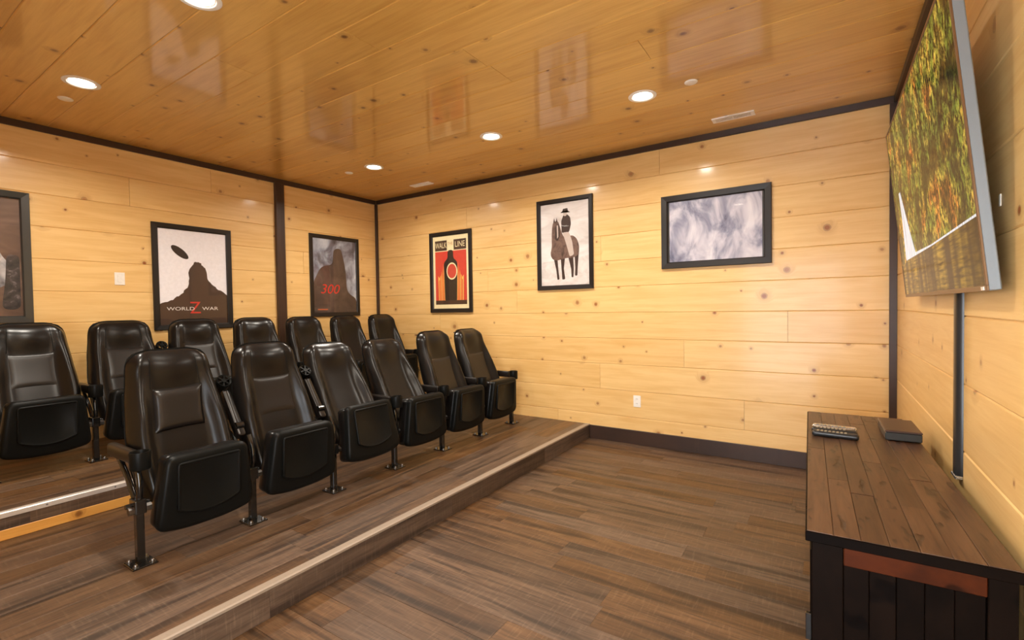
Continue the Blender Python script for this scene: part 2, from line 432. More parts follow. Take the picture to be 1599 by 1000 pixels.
for (x, y), t in (((-4.409, 1.097), 'round white sprinkler cover beside the lamp above the back seats'), ((-.763, 3.392), 'round white sprinkler cover beside the lamp near the television wall'),
                  ((-4.344, 3.401), 'round white sprinkler cover near the corner of the poster walls')):
    tag(ob('sprinkler_cover', cap_me, M['white_plastic'], None, (x, y, ZC)), t, 'sprinkler', 'sprinkler covers')
def vent(x, y, label):
    V = empty('ceiling_vent', label, 'vent', (x, y, ZC), 0, 'ceiling vents')
    fv, ff = [], []
    for b in ((-.155, .155, -.048, -.034, -.008, 0), (-.155, .155, .034, .048, -.008, 0), (-.155, -.13, -.034, .034, -.008, 0), (.13, .155, -.034, .034, -.008, 0)): addb(fv, ff, b)
    ob('vent_frame', mesh('vent_frame', fv, ff), M['white_plastic'], V)
    ob('vent_back', boxdata(-.13, .13, -.034, .034, -.002, -.0005), M['vent_dark'], V)
    sl = boxdata(-.0022, .0022, -.033, .033, -.0035, .0035)
    for i in range(26):
        xx = -.125+i*.01
        ob('slat', sl, M['white_plastic'], V, (xx, 0, -.0062), (0, math.radians(45 if xx < 0 else -45), 0))
    ob('divider', boxdata(-.004, .004, -.034, .034, -.008, -.002), M['white_plastic'], V)
vent(-.625, 4.205, 'white slatted ceiling vent next to the television wall corner')
vent(-4.057, 4.222, 'white slatted ceiling vent near the corner of the two poster walls')

# wall plates
sw = empty('light_switch', 'white light switch plate on the board wall behind back seats', 'switch', (XL, 1.606, 1.658))
ob('plate', boxdata(0, .006, -.037, .037, -.055, .055, .002), M['white_plastic'], sw)
ob('rocker', boxdata(.006, .010, -.016, .016, -.032, .032, .0015), M['white_plastic'], sw)
ou = empty('wall_outlet', 'white electrical outlet low on the cowboy poster wall', 'outlet', (-1.534, YF, .42))
ob('plate', boxdata(-.036, .036, -.006, 0, -.056, .056, .002), M['white_plastic'], ou)
for dz in (-.022, .022):
    s_ = ob('socket', boxdata(-.017, .017, -.009, -.006, dz-.014, dz+.014, .001), M['white_plastic'], ou)
    for dx in (-.006, .006): ob('slot', boxdata(dx-.0012, dx+.0012, -.0095, -.0085, dz-.003, dz+.006), M['vent_dark'], s_)

# ------------------------------------------------------------------ cinema seats
PIV = Vector((-.10, 0, .28))          # rocker pivot
spine = smoothcurve([(-.060, 0, .27), (-.095, 0, .36), (-.150, 0, .50), (-.205, 0, .64), (-.248, 0, .78), (-.278, 0, .90), (-.292, 0, 1.0)], 5)
def interp(tab, z):
    for (a, va), (b, vb) in zip(tab[:-1], tab[1:]):
        if z <= b: t = max(0, (z-a)/(b-a)); t = t*t*(3-2*t)*.5+t*.5; return va+(vb-va)*t
    return tab[-1][1]
WT = [(.27, .228), (.42, .243), (.56, .242), (.72, .226), (.88, .206), (.96, .195), (1.0, .184)]
def frontx(sp, s, z):
    r = max(0, (z-.93)/.07)
    bol = .056*math.exp(-((abs(s)-.80)/.19)**2) * (1 if z < .66 else max(.30, 1-(z-.66)/.30))
    cen = .024*math.exp(-(s/.60)**2) * math.exp(-((z-.90)/.075)**2)
    ed = max(0, (abs(s)-.80)/.20)
    return sp.x + bol + cen - .045*ed**2.2 - .045*r**2.2
NS = 36
def ringrow(sp, zz, wd):
    r = max(0, (zz-.90)/.10); w_ = wd*(1-.10*r**3)
    return [(s, s*w_) for s in [-1+2*i/NS for i in range(NS+1)]]
def cushion_mesh():
    rings = []
    for sp in spine:
        row = ringrow(sp, sp.z, interp(WT, sp.z)); edge = [abs(s) for s, y in row]
        fr_ = [Vector((frontx(sp, s, sp.z), y, sp.z - .022*max(0, (sp.z-.93)/.07)*max(0, abs(s)-.45)**2/.3)) - PIV for s, y in row]
        bk_ = [Vector((sp.x-.05, y, p.z+PIV.z)) - PIV for (s, y), p in zip(reversed(row), reversed(fr_))]
        rings.append(fr_+bk_)
    return mesh('cushion', *loft(rings), True, 60)
def shell_mesh():
    rings = []
    for sp in spine:
        row = ringrow(sp, sp.z, interp(WT, sp.z)+.004)
        dz = [-.022*max(0, (sp.z-.93)/.07)*max(0, abs(s)-.45)**2/.3 for s, y in row]; ex = .008*max(0, (sp.z-.9)/.1)
        fr_ = [Vector((sp.x-.048, y, sp.z+d+ex))-PIV for (s, y), d in zip(row, dz)]
        bk_ = [Vector((sp.x-.062-.035*(1-abs(s)**3), y*.97, sp.z+d+ex*.4))-PIV for (s, y), d in zip(reversed(row), reversed(dz))]
        rings.append(fr_+bk_)
    return mesh('shell', *loft(rings), True, 50)
def at_spine(z):
    for a, b in zip(spine[:-1], spine[1:]):
        if a.z <= z <= b.z: t = (z-a.z)/(b.z-a.z); return a.lerp(b, t)
    return spine[-1]
def patch_mesh(z0, z1, hw, puff, skew=0.0):
    """soft square lumbar panel lying on the backrest"""
    n = 14; vs = []; fs = []
    for side in (1, 0):
        for i in range(n+1):
            for j in range(n+1):
                a, b = -1+2*i/n, -1+2*j/n
                pin = 1 - .05*(1-a*a) * (abs(b) > .99) - 0
                y = a*hw*(1-.04*(1-b*b)) + skew*b*hw; zz = z0+(z1-z0)*(b*(1-.05*(1-a*a))+1)/2 + skew*a*.05
                sp = at_spine(zz); wd = interp(WT, zz)
                base = frontx(sp, y/wd, zz)
                h = puff*((1-a**6)*(1-b**6))**.5
                vs.append(Vector((base + (h if side else -.01), y, zz)) - PIV)
    m_ = (n+1)*(n+1)
    for q in (0, m_):
        for i in range(n):
            for j in range(n): fs.append([q+i*(n+1)+j, q+(i+1)*(n+1)+j, q+(i+1)*(n+1)+j+1, q+i*(n+1)+j+1])
    per = [i*(n+1) for i in range(n+1)] + [n*(n+1)+j for j in range(1, n+1)] + [i*(n+1)+n for i in range(n-1, -1, -1)] + [j for j in range(n-1, 0, -1)]
    for a, b in zip(per, per[1:]+per[:1]): fs.append([a, b, m_+b, m_+a])
    return mesh('patch', vs, fs, True, 70)
def seam_mesh(sgn):
    pts = []
    for i in range(13):
        zz = .80+.165*i/12; sp = at_spine(zz); wd = interp(WT, zz); s = sgn*.56
        pts.append(Vector((frontx(sp, s, zz)+.0003, s*wd, zz))-PIV)
    return mesh('seam', *tubedata(pts, .0018, 6), True)
# the tipped-up seat, its underside facing forward
pan = roundpoly([(-.232, .145), (-.10, .118), (.10, .118), (.232, .145), (.192, .505), (-.192, .505)], [.05, .12, .12, .05, .045, .045], 6)
def xpan(z, d): return .100 + (z-.12)*.10 + d - .02*((z-.31)/.2)**2
def padmesh(poly, levels):
    rings = []
    for ins, d in levels:
        q = insetpoly(poly, ins); rings.append([Vector((xpan(p.y, d), p.x, p.y))-PIV for p in q])
    return mesh('pad', *loft(rings), True, 50)
pan_me = padmesh(pan, [(.012, -.050), (0, -.042), (0, -.020), (.003, -.009), (.010, -.002), (.020, .001), (.034, .0015)])
pan_me.name = 'seat_pan'
cush_me = padmesh(insetpoly(pan, .004), [(.05, -.150), (.02, -.142), (.004, -.120), (0, -.09), (.002, -.05), (.01, -.043)])
upo = [(-.150, .47), (-.150, .235)] + [(-.150+.30*i/10, .235-.042*math.sin(math.pi*i/10)**.8) for i in range(1, 10)] + [(.150, .235), (.150, .47)]
up_poly = [Vector(p) for p in roundpoly(upo, [.02]+[.012]*(len(upo)-2)+[.02], 3)]
panel_me = padmesh(up_poly, [(0, -.004), (0, .003), (.003, .008), (.007, .009), (.011, .007), (.016, .0035)])
# stand, arm
ARMP = Vector((-.28, 0, .485))
post_me = boxdata(-.02, .02, -.016, .016, .006, .30, .004)
plate_me = boxdata(-.055, .065, -.052, .052, 0, .008, .002)
bolt_me = mesh('bolt', *lathe([(.001, .014), (.006, .014), (.009, .010), (.009, .004), (.013, .003), (.013, 0), (.001, 0)], 12), True, 40)
brk_me = boxdata(-.045, .032, -.024, .024, .245, .315, .006)
rod_me = mesh('rod', *tubedata([(0, -.048, 0), (0, .048, 0)], .012, 12), True, 40)
nut_me = mesh('nut', *tubedata([(0, -.046, 0), (0, -.030, 0), (0, .030, 0), (0, .046, 0)], [.019, .019, .019, .019], 6))
lugs_me = mesh('nut', *tubedata([(0, -.046, 0), (0, -.032, 0)], .018, 6))
tf_me = mesh('tube', *tubedata(smoothcurve([(.005, 0, .29), (.022, 0, .36), (.014, 0, .43), (-.02, 0, .495)], 6), .013), True, 40)
tb_me = mesh('tube', *tubedata(smoothcurve([(-.015, 0, .27), (-.065, 0, .33), (-.14, 0, .41), (-.235, 0, .485), (-.29, 0, .50)], 6), .013), True, 40)
def arm_mesh():
    out = roundpoly([(-.33, -.022), (-.02, -.022), (-.02, .022), (-.33, .022)], [.02, .004, .004, .02], 5)
    rings = []
    for ins, z in ((.010, .480), (.002, .484), (0, .492), (0, .528), (.004, .538), (.012, .542)):
        rings.append([Vector((p.x, p.y, z + (.012*max(0, (p.x+.12))/.12 if z > .5 else 0)*0)) - ARMP for p in insetpoly(out, ins)])
    return mesh('arm', *loft(rings), True, 45)
arm_me = arm_mesh()
cup_v = lathe([(.040, .465), (.0425, .470), (.0435, .540), (.0425, .549), (.0385, .549), (.036, .543), (.034, .475), (.032, .470)], 30, close=True)
cup_me = mesh('cup', [Vector(v)+Vector((.036, 0, 0))-ARMP for v in cup_v[0]], cup_v[1], True, 45)
spk_v, spk_f = [], []
for a in range(3):
    c_, s_ = math.cos(a*math.pi/3+.3), math.sin(a*math.pi/3+.3); o_ = len(spk_v)
    for e in (-1, 1):
        for q in (-1, 1):
            for z in (.466, .476): spk_v.append(Vector((.036+c_*.038*e-s_*.0045*q, s_*.038*e+c_*.0045*q, z))-ARMP)
    spk_f += [[o_+i for i in f] for f in ((0, 1, 3, 2), (4, 6, 7, 5), (0, 4, 5, 1), (2, 3, 7, 6), (0, 2, 6, 4), (1, 5, 7, 3))]
spk_me = mesh('spokes', spk_v, spk_f)
hub_me = mesh('hub', [Vector(v)+Vector((.036, 0, 0))-ARMP for v in lathe([(.001, .463), (.014, .463), (.016, .478), (.001, .478)], 16)[0]], lathe([(.001, .463), (.014, .463), (.016, .478), (.001, .478)], 16)[1], True, 40)
apiv_me = mesh('arm_pivot', *tubedata([(0, -.0205, 0), (0, .0205, 0)], .022, 14), True, 40)

def add_stand(root, y, raised):
    st = ob('stand', post_me, M['gloss_black'], root, (0, y, 0))
    ob('foot_plate', plate_me, M['gloss_black'], st)
    for bx, by in ((.045, -.034), (.045, .034), (-.036, -.034), (-.036, .034)): ob('bolt', bolt_me, M['bolt'], st, (bx, by, .008))
    ob('bracket', brk_me, M['gloss_black'], st)
    ob('hinge_rod', rod_me, M['gloss_black'], st, (-.015, 0, .285))
    ob('hinge_nut', nut_me, M['bolt'], st, (.012, 0, .268)); ob('support_tube', tf_me, M['gloss_black'], st); ob('support_tube', tb_me, M['gloss_black'], st)
    ap = Vector((-.115, y, .525)) if raised else Vector((ARMP.x, y, ARMP.z))
    ar = ob('armrest', arm_me, M['leather_panel'], root, ap, (0, math.radians(-126) if raised else 0, 0))
    ob('cup_holder', cup_me, M['plastic'], ar); ob('cup_holder_spokes', spk_me, M['plastic'], ar); ob('cup_holder_hub', hub_me, M['plastic'], ar)
    ob('arm_pivot', apiv_me, M['gloss_black'], root, (ap.x-.01, y, ap.z+.012))

cushion_me, shell_me = cushion_mesh(), shell_mesh()
pillow_me, patch_me, patchlow_me = patch_mesh(.575, .80, .122, .024, .06), patch_mesh(.56, .79, .118, .008), patch_mesh(.42, .76, .125, .006)
seams = [seam_mesh(-1), seam_mesh(1)]
SP = .54
def seat(x, y, z, lean, tip, patch, raised, label, group):
    root = empty('cinema_seat', label, 'chair', (x, y, z), 0, group)
    b = ob('backrest', cushion_me, M['leather'], root, PIV, (0, -math.radians(lean), 0))
    ob('back_shell', shell_me, M['plastic'], b)
    if patch: ob('lumbar_panel', patch, M['leather_panel'], b)
    if patch in (pillow_me, patch_me):
        for s_ in seams: ob('seam', s_, M['plastic'], b)
    s = ob('seat', cush_me, M['leather'], root, PIV, (0, -math.radians(tip), 0))
    pn = ob('seat_pan', pan_me, M['plastic'], s); ob('underside_panel', panel_me, M['plastic'], s)
    add_stand(root, -SP/2, raised)
    return root
ordn = ['first', 'second', 'third', 'fourth', 'fifth', 'sixth', 'seventh']
XF, XB = -2.76, -4.435
# front row; index 0 is the end away from the cowboy-poster wall
front = [(0, 0, pillow_me, 0, 'with puffed square pillow'), (0, 0, patch_me, 1, 'with flat square panel'), (8, 15, None, 1, 'tilted back with plain backrest'),
         (9, 4, None, 0, 'tilted back with plain backrest'), (1, 0, patchlow_me, 0, 'with a long back panel'), (2, 0, patchlow_me, 0, 'with a long back panel')]
for i, (ln, tp, pa, ra, t) in enumerate(front):
    seat(XF, .896+SP*(i+.5), Z1, ln, tp, pa, ra, 'front-row black cinema seat %s, %s from cowboy poster wall' % (t, ordn[5-i]), 'front row of cinema seats')
e = empty('armrest_stand', 'black end armrest with cup holder closing the front seat row', 'armrest', (XF, .896+SP*6, Z1)); add_stand(e, 0, 0)
BY0 = 1.197-SP
for i in range(7):
    pa = [patch_me, patch_me, patch_me, patchlow_me, None, None, None][i]
    seat(XB, BY0+SP*(i+.5), Z2, [0, 0, 0, 0, 1, 1, 0][i], 0, pa, 1 if i == 2 else 0, 'back-row black leather cinema seat, %s from the cowboy poster wall' % ordn[6-i], 'back row of cinema seats')
e = empty('armrest_stand', 'black end armrest with cup holder closing the back seat row', 'armrest', (XB, BY0+SP*7, Z2)); add_stand(e, 0, 0)

# ------------------------------------------------------------------ framed posters
def flat(name, pts, mat, parent, d):
    """flat printed shape in picture coordinates (u right, v up), d metres in front of the print"""
    n = len(pts); return ob(name, mesh(name, [(p[0], -d, p[1]) for p in pts], [list(range(n))]), mat, parent)
def text(name, s, size, mat, parent, u, v, d, sx=1.0, align='CENTER', shear=0.0):
    cu = bpy.data.curves.new('t', 'FONT'); cu.body = s; cu.size = size; cu.align_x = align; cu.align_y = 'CENTER'; cu.extrude = 0.0; cu.shear = shear
    t_ = bpy.data.objects.new('t', cu); C.objects.link(t_)
    bpy.context.view_layer.update()
    me = bpy.data.meshes.new_from_object(t_.evaluated_get(bpy.context.evaluated_depsgraph_get())); bpy.data.objects.remove(t_)
    me.transform(Matrix(((sx, 0, 0, u), (0, 0, -1, -d), (0, 1, 0, v), (0, 0, 0, 1)))); me.materials.clear()
    return ob(name, me, mat, parent)
def ink(name, col, rough=.5): return plain(name, col, rough)
def cloudy(name, cols, scale=(3, 3, 3), stops=None, dist=.6):
    k = NT(name); v = k.objcoord(False); n = k.noise(k.scalev(v, *scale), 1.0, 4, .6, dist)
    r = k.n('ShaderNodeValToRGB'); k.l(n, r.inputs[0]); e_ = r.color_ramp.elements
    stops = stops or [.3+.4*i/(len(cols)-1) for i in range(len(cols))]
    e_[0].position, e_[0].color = stops[0], cols[0]; e_[1].position, e_[1].color = stops[-1], cols[-1]
    for p, c in list(zip(stops, cols))[1:-1]: q = e_.new(p); q.color = c
    k.l(r.outputs[0], k.b.inputs['Base Color']); k.b.inputs['Roughness'].default_value = .5
    return k.m
def poster(label, W, H, fwid, fdep, loc, rz, paper, framem, glass=True):
    P = empty('framed_poster', label, 'poster', loc, rz, 'framed posters on the board walls')
    o_ = [(-W/2, -H/2), (W/2, -H/2), (W/2, H/2), (-W/2, H/2)]
    for i in range(4):
        a, b = o_[i], o_[(i+1) % 4]
        ins = lambda p, q: (p[0]-math.copysign(q, p[0]), p[1]-math.copysign(q, p[1]))
        prof = [(0, 0), (0, -fdep*.8), (.004, -fdep), (fwid-.008, -fdep*.85), (fwid, -fdep*.55), (fwid, 0)]
        vs = []
        for p in (a, b):
            for q, dd in prof: c = ins(p, q); vs.append((c[0], dd, c[1]))
        n = len(prof); fs = [[j, (j+1) % n, n+(j+1) % n, n+j] for j in range(n)] + [list(range(n)), list(range(n, 2*n))]
        ob('frame_rail', mesh('frame_rail', vs, fs), framem, P)
    w2, h2 = W/2-fwid, H/2-fwid
    pr = ob('print', boxdata(-w2-.002, w2+.002, -.004, -.001, -h2-.002, h2+.002), paper, P)
    if glass: ob('glass_pane', mesh('glass_pane', [(-w2-.002, -.010, -h2-.002), (w2+.002, -.010, -h2-.002), (w2+.002, -.010, h2+.002), (-w2-.002, -.010, h2+.002)], [[0, 1, 2, 3]]), M['glass'], P)
    return P, pr, w2, h2
ROTL = math.pi/2     # on the left wall the print faces +X
Dp = .0046
black_ink, brown_ink = ink('dark_brown_ink', S(44, 32, 24)), ink('brown_ink', S(70, 48, 34))
red_ink, white_ink, cream_ink = ink('red_ink', S(206, 52, 38)), ink('white_ink', S(232, 228, 222)), ink('cream_ink', S(240, 226, 180))

# white poster with a dark hill
P, pr, w2, h2 = poster('black framed white poster with a dark peaked hill and red letter', .70, 1.006, .05, .022, (XL, 2.20, 1.693), ROTL, ink('white_paper', S(244, 242, 248)), M['frame'])
hill = [(-w2, -h2), (w2, -h2), (w2, -.17)]
rr = random.Random(5)
key = [(w2, -.17), (.20, -.10), (.13, -.03), (.10, .10), (.05, .15), (0.0, .15), (-.045, .07), (-.05, -.06), (-.10, -.15), (-.19, -.22), (-w2, -.26)]
for (a, b), (c, d) in zip(key[:-1], key[1:]):
    for s_ in range(1, 6):
        t_ = s_/5; hill.append((a+(c-a)*t_+(rr.uniform(-.006, .006) if t_ < 1 else 0), b+(d-b)*t_+(rr.uniform(-.007, .007) if t_ < 1 else 0)))
hill[-1] = (-w2, -.26)
flat('printed_hill', hill, brown_ink, pr, Dp)
flat('printed_speck', [(-.12+.075*math.cos(a_)*.9-.03*math.sin(a_), .24-.06*math.cos(a_)-.022*math.sin(a_)) for a_ in [2*math.pi*i/18 for i in range(18)]], black_ink, pr, Dp)
text('title_lettering', 'WORLD', .046, white_ink, pr, -.125, -.305, Dp+.0016, 1.4); text('title_lettering', 'WAR', .046, white_ink, pr, .135, -.305, Dp+.0016, 1.4)
text('title_lettering', 'Z', .165, red_ink, pr, .0, -.300, Dp+.0008, .95)

# storm-grey poster
stormy = cloudy('storm_print', [S(58, 52, 56), S(112, 110, 122), S(164, 172, 188), S(214, 220, 228)], (5, 5, 3.4))
P, pr, w2, h2 = poster('black framed stormy grey poster with a dark rounded mass and red numerals', .72, 1.008, .048, .022, (XL, 3.815, 1.784), ROTL, stormy, M['frame'])
mass = [Vector(p) for p in roundpoly([(-w2, -h2), (w2, -h2), (w2, -.28), (.17, -.20), (.15, .12), (.09, .36), (-.02, .34), (-.04, .14), (-.20, .12), (-w2, -.08)], [.0, .0, .05, .1, .1, .06, .05, .06, .08, .05], 5)]
flat('printed_mass', mass, cloudy('dusk_brown_print', [S(58, 46, 42), S(84, 66, 58), S(104, 84, 74)], (4, 4, 4)), pr, Dp)
text('title_lettering', '300', .165, red_ink, pr, -.09, -.17, Dp+.0008, 1.1, shear=.25)
flat('printed_line', [(-.26, -.425), (-.12, -.425), (-.12, -.412), (-.26, -.412)], ink('orange_ink', S(200, 96, 50)), pr, Dp+.0008)

# poster at the left edge; brown room reflection painted into its print
P, pr, w2, h2 = poster('charcoal framed poster with a painted brown reflection and a pale cloudy patch low down', .72, 1.006, .055, .03, (XL, .690, 1.793), ROTL,
                       cloudy('brown_reflection_print', [S(74, 54, 44), S(112, 86, 70), S(134, 106, 88)], (1.5, 3, 5)), M['frame_grey'])
flat('printed_cloud', [Vector(p) for p in roundpoly([(-w2, -.30), (.14, -.26), (.24, -.20), (.27, -.08), (.20, .0), (.17, .12), (-w2, .18)], .05, 5)],
     cloudy('pale_cloud_print', [S(70, 66, 70), S(150, 150, 156), S(214, 212, 214)], (7, 7, 7)), pr, Dp)
flat('printed_dark_lumps', [Vector(p) for p in roundpoly([(.19, -.40), (.295, -.40), (.295, .02), (.225, .02), (.215, -.18)], .05, 5)],
     cloudy('dark_scrub_print', [S(34, 30, 30), S(70, 60, 58), S(150, 140, 140)], (14, 14, 14), [.35, .6, .75]), pr, Dp+.0005)  # dark lumps that belong to the printed picture

# red poster
P, pr, w2, h2 = poster('black framed cream and red poster with a dark upright shape', .670, .998, .050, .024, (-3.862, YF, 1.802), 0, cream_ink, M['frame'])
a, b = w2-.035, h2-.05
flat('printed_field', [(-a, -b), (a, -b), (a, b-.14), (-a, b-.14)], ink('poster_red', S(206, 66, 50)), pr, Dp)
for sg in (-1, 1):
    for j in range(5):
        u0 = sg*(.09+.024*j); flat('printed_flame', [Vector(p) for p in roundpoly([(u0, -b+.05), (u0+sg*.012, -b+.05), (u0+sg*.020, -.12+.02*j), (u0+sg*(.03-.01*j), .12-.05*j), (u0+sg*.006, -.10)], .01, 3)], ink('flame_orange', S(236, 160, 70)) if j % 2 else ink('flame_gold', S(240, 190, 100)), pr, Dp+.0006)
flat('printed_band', [(-a, -b), (a, -b), (a, -b+.05), (-a, -b+.05)], brown_ink, pr, Dp+.0008)
for u0, u1 in ((-a, -.055), (.055, a)): flat('printed_title_band', [(u0, b-.13), (u1, b-.13), (u1, b-.005), (u0, b-.005)], brown_ink, pr, Dp+.0006)
flat('printed_column', [Vector(p) for p in roundpoly([(-.095, -b+.05), (.095, -b+.05), (.11, .12), (.045, .17), (.045, .27), (-.045, .27), (-.045, .17), (-.11, .12)], [.01, .01, .05, .03, .04, .04, .03, .05], 5)], black_ink, pr, Dp+.0010)
ringp = [(.02+.085*math.cos(q), .01+.105*math.sin(q)) for q in [2*math.pi*i/28 for i in range(28)]]
flat('printed_disc', ringp, cream_ink, pr, Dp+.0014); flat('printed_disc', [(.02+(x-.02)*.84, .01+(y-.01)*.84) for x, y in ringp], ink('poster_red_disc', S(198, 70, 54)), pr, Dp+.0018)
text('title_lettering', 'WALK', .098, cream_ink, pr, -(a+.055)/2, b-.068, Dp+.0014, .66); text('title_lettering', 'LINE', .098, cream_ink, pr, (a+.055)/2, b-.068, Dp+.0014, .80)
text('title_lettering', 'THE', .05, ink('tan_ink', S(206, 160, 96)), pr, 0, b-.05, Dp+.0014, .9)

# sepia horse and rider
P, pr, w2, h2 = poster('black framed sepia poster of a cowboy on a dark horse', .652, .957, .046, .024, (-2.295, YF, 2.009), 0,
                       cloudy('sepia_sky_print', [S(196, 186, 180), S(226, 218, 214), S(242, 238, 236)], (2, 2, 6)), M['frame'])
sep_d, sep_m, sep_l, sep_g = ink('sepia_dark', S(56, 38, 32)), cloudy('sepia_mid', [S(78, 56, 48), S(120, 94, 82), S(60, 42, 36)], (9, 9, 9)), ink('sepia_light', S(196, 180, 170)), cloudy('sepia_ground', [S(206, 196, 190), S(232, 226, 222)], (9, 9, 14))
flat('printed_ground', [(-w2, -h2), (w2, -h2), (w2, -.13), (.10, -.16), (-w2, -.18)], sep_g, pr, Dp)
def rp(pts, r=.02): return [Vector(p) for p in roundpoly(pts, r, 4)]
flat('printed_horse', rp([(-.15, -.03), (-.17, -.10), (-.14, -.16), (-.08, -.17), (.02, -.15), (.11, -.15), (.165, -.12), (.17, -.03), (.14, .05), (.09, .085), (.0, .06), (-.03, .12), (-.055, .20), (-.07, .245), (-.13, .245), (-.145, .18), (-.15, .10)], .03), sep_m, pr, Dp+.0006)
for lg in ([(-.13, -.14), (-.085, -.14), (-.075, -.27), (-.062, -.37), (-.088, -.375), (-.10, -.27)], [(-.045, -.14), (.005, -.14), (-.01, -.26), (.005, -.37), (-.03, -.375), (-.038, -.26)],
           [(.04, -.13), (.10, -.13), (.105, -.27), (.10, -.355), (.078, -.355), (.075, -.27)], [(.115, -.11), (.165, -.10), (.15, -.25), (.145, -.34), (.118, -.34), (.122, -.25)]):
    flat('printed_horse_leg', rp(lg, .012), sep_d, pr, Dp+.0004)
flat('printed_muzzle', rp([(-.10, .20), (-.055, .20), (-.05, .09), (-.08, .03), (-.115, .06)], .02), sep_d, pr, Dp+.0009)
for e_u in (-.118, -.088): flat('printed_horse_ear', [(e_u-.010, .235), (e_u+.012, .235), (e_u, .285)], sep_d, pr, Dp+.0009)
flat('printed_blaze', rp([(-.088, .20), (-.072, .20), (-.070, .08), (-.085, .06)], .006), sep_l, pr, Dp+.0011)
flat('printed_rider', rp([(-.03, .115), (.055, .115), (.08, .20), (.07, .275), (.03, .31), (-.005, .305), (-.035, .24)], .02), sep_d, pr, Dp+.0012)
flat('printed_rider_leg', rp([(-.02, .12), (.055, .12), (.09, .02), (.11, -.12), (.06, -.14), (.02, .0)], .02), sep_l, pr, Dp+.0014)
flat('printed_face', [(.012+.022*math.cos(q), .315+.028*math.sin(q)) for q in [2*math.pi*i/16 for i in range(16)]], sep_l, pr, Dp+.0014)
flat('printed_hat', rp([(-.045, .325), (-.02, .335), (-.012, .365), (.04, .37), (.048, .335), (.075, .32), (.04, .345), (-.02, .342)], .008), sep_d, pr, Dp+.0018)

# wide grey-violet print
P, pr, w2, h2 = poster('wide black framed soft grey-violet cloudy print', .904, .665, .058, .028, (-.830, YF, 2.0155), 0,
                       cloudy('violet_cloud_print', [S(96, 98, 122), S(150, 150, 170), S(196, 192, 204), S(226, 222, 228)], (5.5, 5, 3.2), [.33, .45, .55, .68]), M['frame'])
for u0, u1 in ((-w2, -w2+.012), (w2-.012, w2)): ob('inner_bezel', boxdata(u0, u1, -.0085, -.004, -h2, h2, .001), M['frame_grey'], P)

# ------------------------------------------------------------------ television
TVW, TVH, TVT = 1.626, .920, .030
tilt = math.atan2(.091, .916)
tv = empty('television', 'large flat television tilted down on the right board wall showing an autumn forest', 'television', (.374, (3.463+1.837)/2, 1.367))
# local axes: u along -Y (viewer's right when facing it), v up the screen, normal towards -X
tvr = ob('cabinet', None, None, tv)
Rm = Matrix((Vector((0, -1, 0)), Vector((math.cos(tilt), 0, math.sin(tilt))), Vector((-math.sin(tilt), 0, math.cos(tilt))))).transposed().to_4x4()
bpy.data.objects.remove(tvr)
def tvpart(name, b, mat, ch=.002, parent=None):
    o_ = ob(name, boxdata(*b, ch=ch), mat, parent or tv)
    if parent is None: o_.matrix_local = Rm
    return o_
body = tvpart('cabinet', (-TVW/2, TVW/2, 0.002, TVT, 0, TVH), M['tv_side'], .003)
for b in ((-TVW/2, TVW/2, -.002, .004, 0, .016), (-TVW/2, TVW/2, -.002, .004, TVH-.009, TVH), (-TVW/2, -TVW/2+.008, -.002, .004, .016, TVH-.009), (TVW/2-.008, TVW/2, -.002, .004, .016, TVH-.009)):
    tvpart('bezel', b, M['tv_bezel'], .001)
tvpart('back_housing', (-.45, .45, TVT, TVT+.010, .07, .46), M['black'], .003)
ob('maker_label', boxdata(TVW/2-.05, TVW/2-.022, -.0035, -.002, .003, .013), M['white_plastic'], body)
# the picture
k = NT('autumn_forest_screen'); v = k.objcoord(False)
n1 = k.noise(k.scalev(v, 5, 1, 4.5), 1.0, 5, .6, .2); n2_ = k.noise(k.scalev(v, 46, 1, 30), 1.0, 5, .75, .2)
n3 = k.noise(k.scalev(v, 5.5, 1, 4.2), 1.3, 4, .6, .2); n4 = k.noise(k.scalev(v, 42, 1, 3), 1.0, 2, .5)
r = k.n('ShaderNodeValToRGB'); k.l(n1, r.inputs[0]); e_ = r.color_ramp.elements
stops = [(.30, S(176, 70, 28)), (.40, S(214, 134, 50)), (.47, S(206, 178, 70)), (.53, S(136, 142, 50)), (.60, S(74, 98, 36)), (.68, S(186, 160, 64)), (.76, S(150, 62, 28))]
e_[0].position, e_[0].color = stops[0]; e_[1].position, e_[1].color = stops[-1]
for p, c in stops[1:-1]: q = e_.new(p); q.color = c
dk = k.mix(k.smooth(n2_, .42, .60), S(20, 18, 8), r.outputs[0])
dk = k.mix(k.math('MULTIPLY', k.smooth(n3, .46, .58), .85), dk, S(18, 18, 9))
dk = k.mix(k.math('MULTIPLY', k.smooth(n4, .62, .68), .45), dk, S(12, 10, 6))
def screenmat(k, col, st):
    k.l(col, k.b.inputs['Emission Color']); k.b.inputs['Emission Strength'].default_value = st
    k.b.inputs['Base Color'].default_value = (.004, .004, .004, 1); k.b.inputs['Roughness'].default_value = .15; k.b.inputs['Specular IOR Level'].default_value = .04
    return k.m
M['forest'] = screenmat(k, dk, 1.35)
k = NT('lake_screen'); v = k.objcoord(False)
n1 = k.noise(k.scalev(v, 5, 1, .3), 1.3, 2, .5); n2_ = k.noise(k.scalev(v, 7, 1, 80), 1.0, 2, .5)
c_ = k.mix(k.smooth(n1, .42, .60), S(52, 40, 24), S(176, 138, 48)); c_ = k.mix(k.smooth(n2_, .25, .75), S(30, 23, 15), c_)
M['lake'] = screenmat(k, c_, 1.0)
k = NT('waterfall_screen'); v = k.objcoord(False)
c_ = k.mix(k.smooth(k.noise(k.scalev(v, 70, 1, 4), 1.0, 3), .35, .65), S(196, 200, 206), S(246, 248, 250)); M['fall'] = screenmat(k, c_, 1.0)
u0, u1, v0, v1 = -TVW/2+.008, TVW/2-.008, .016, TVH-.009
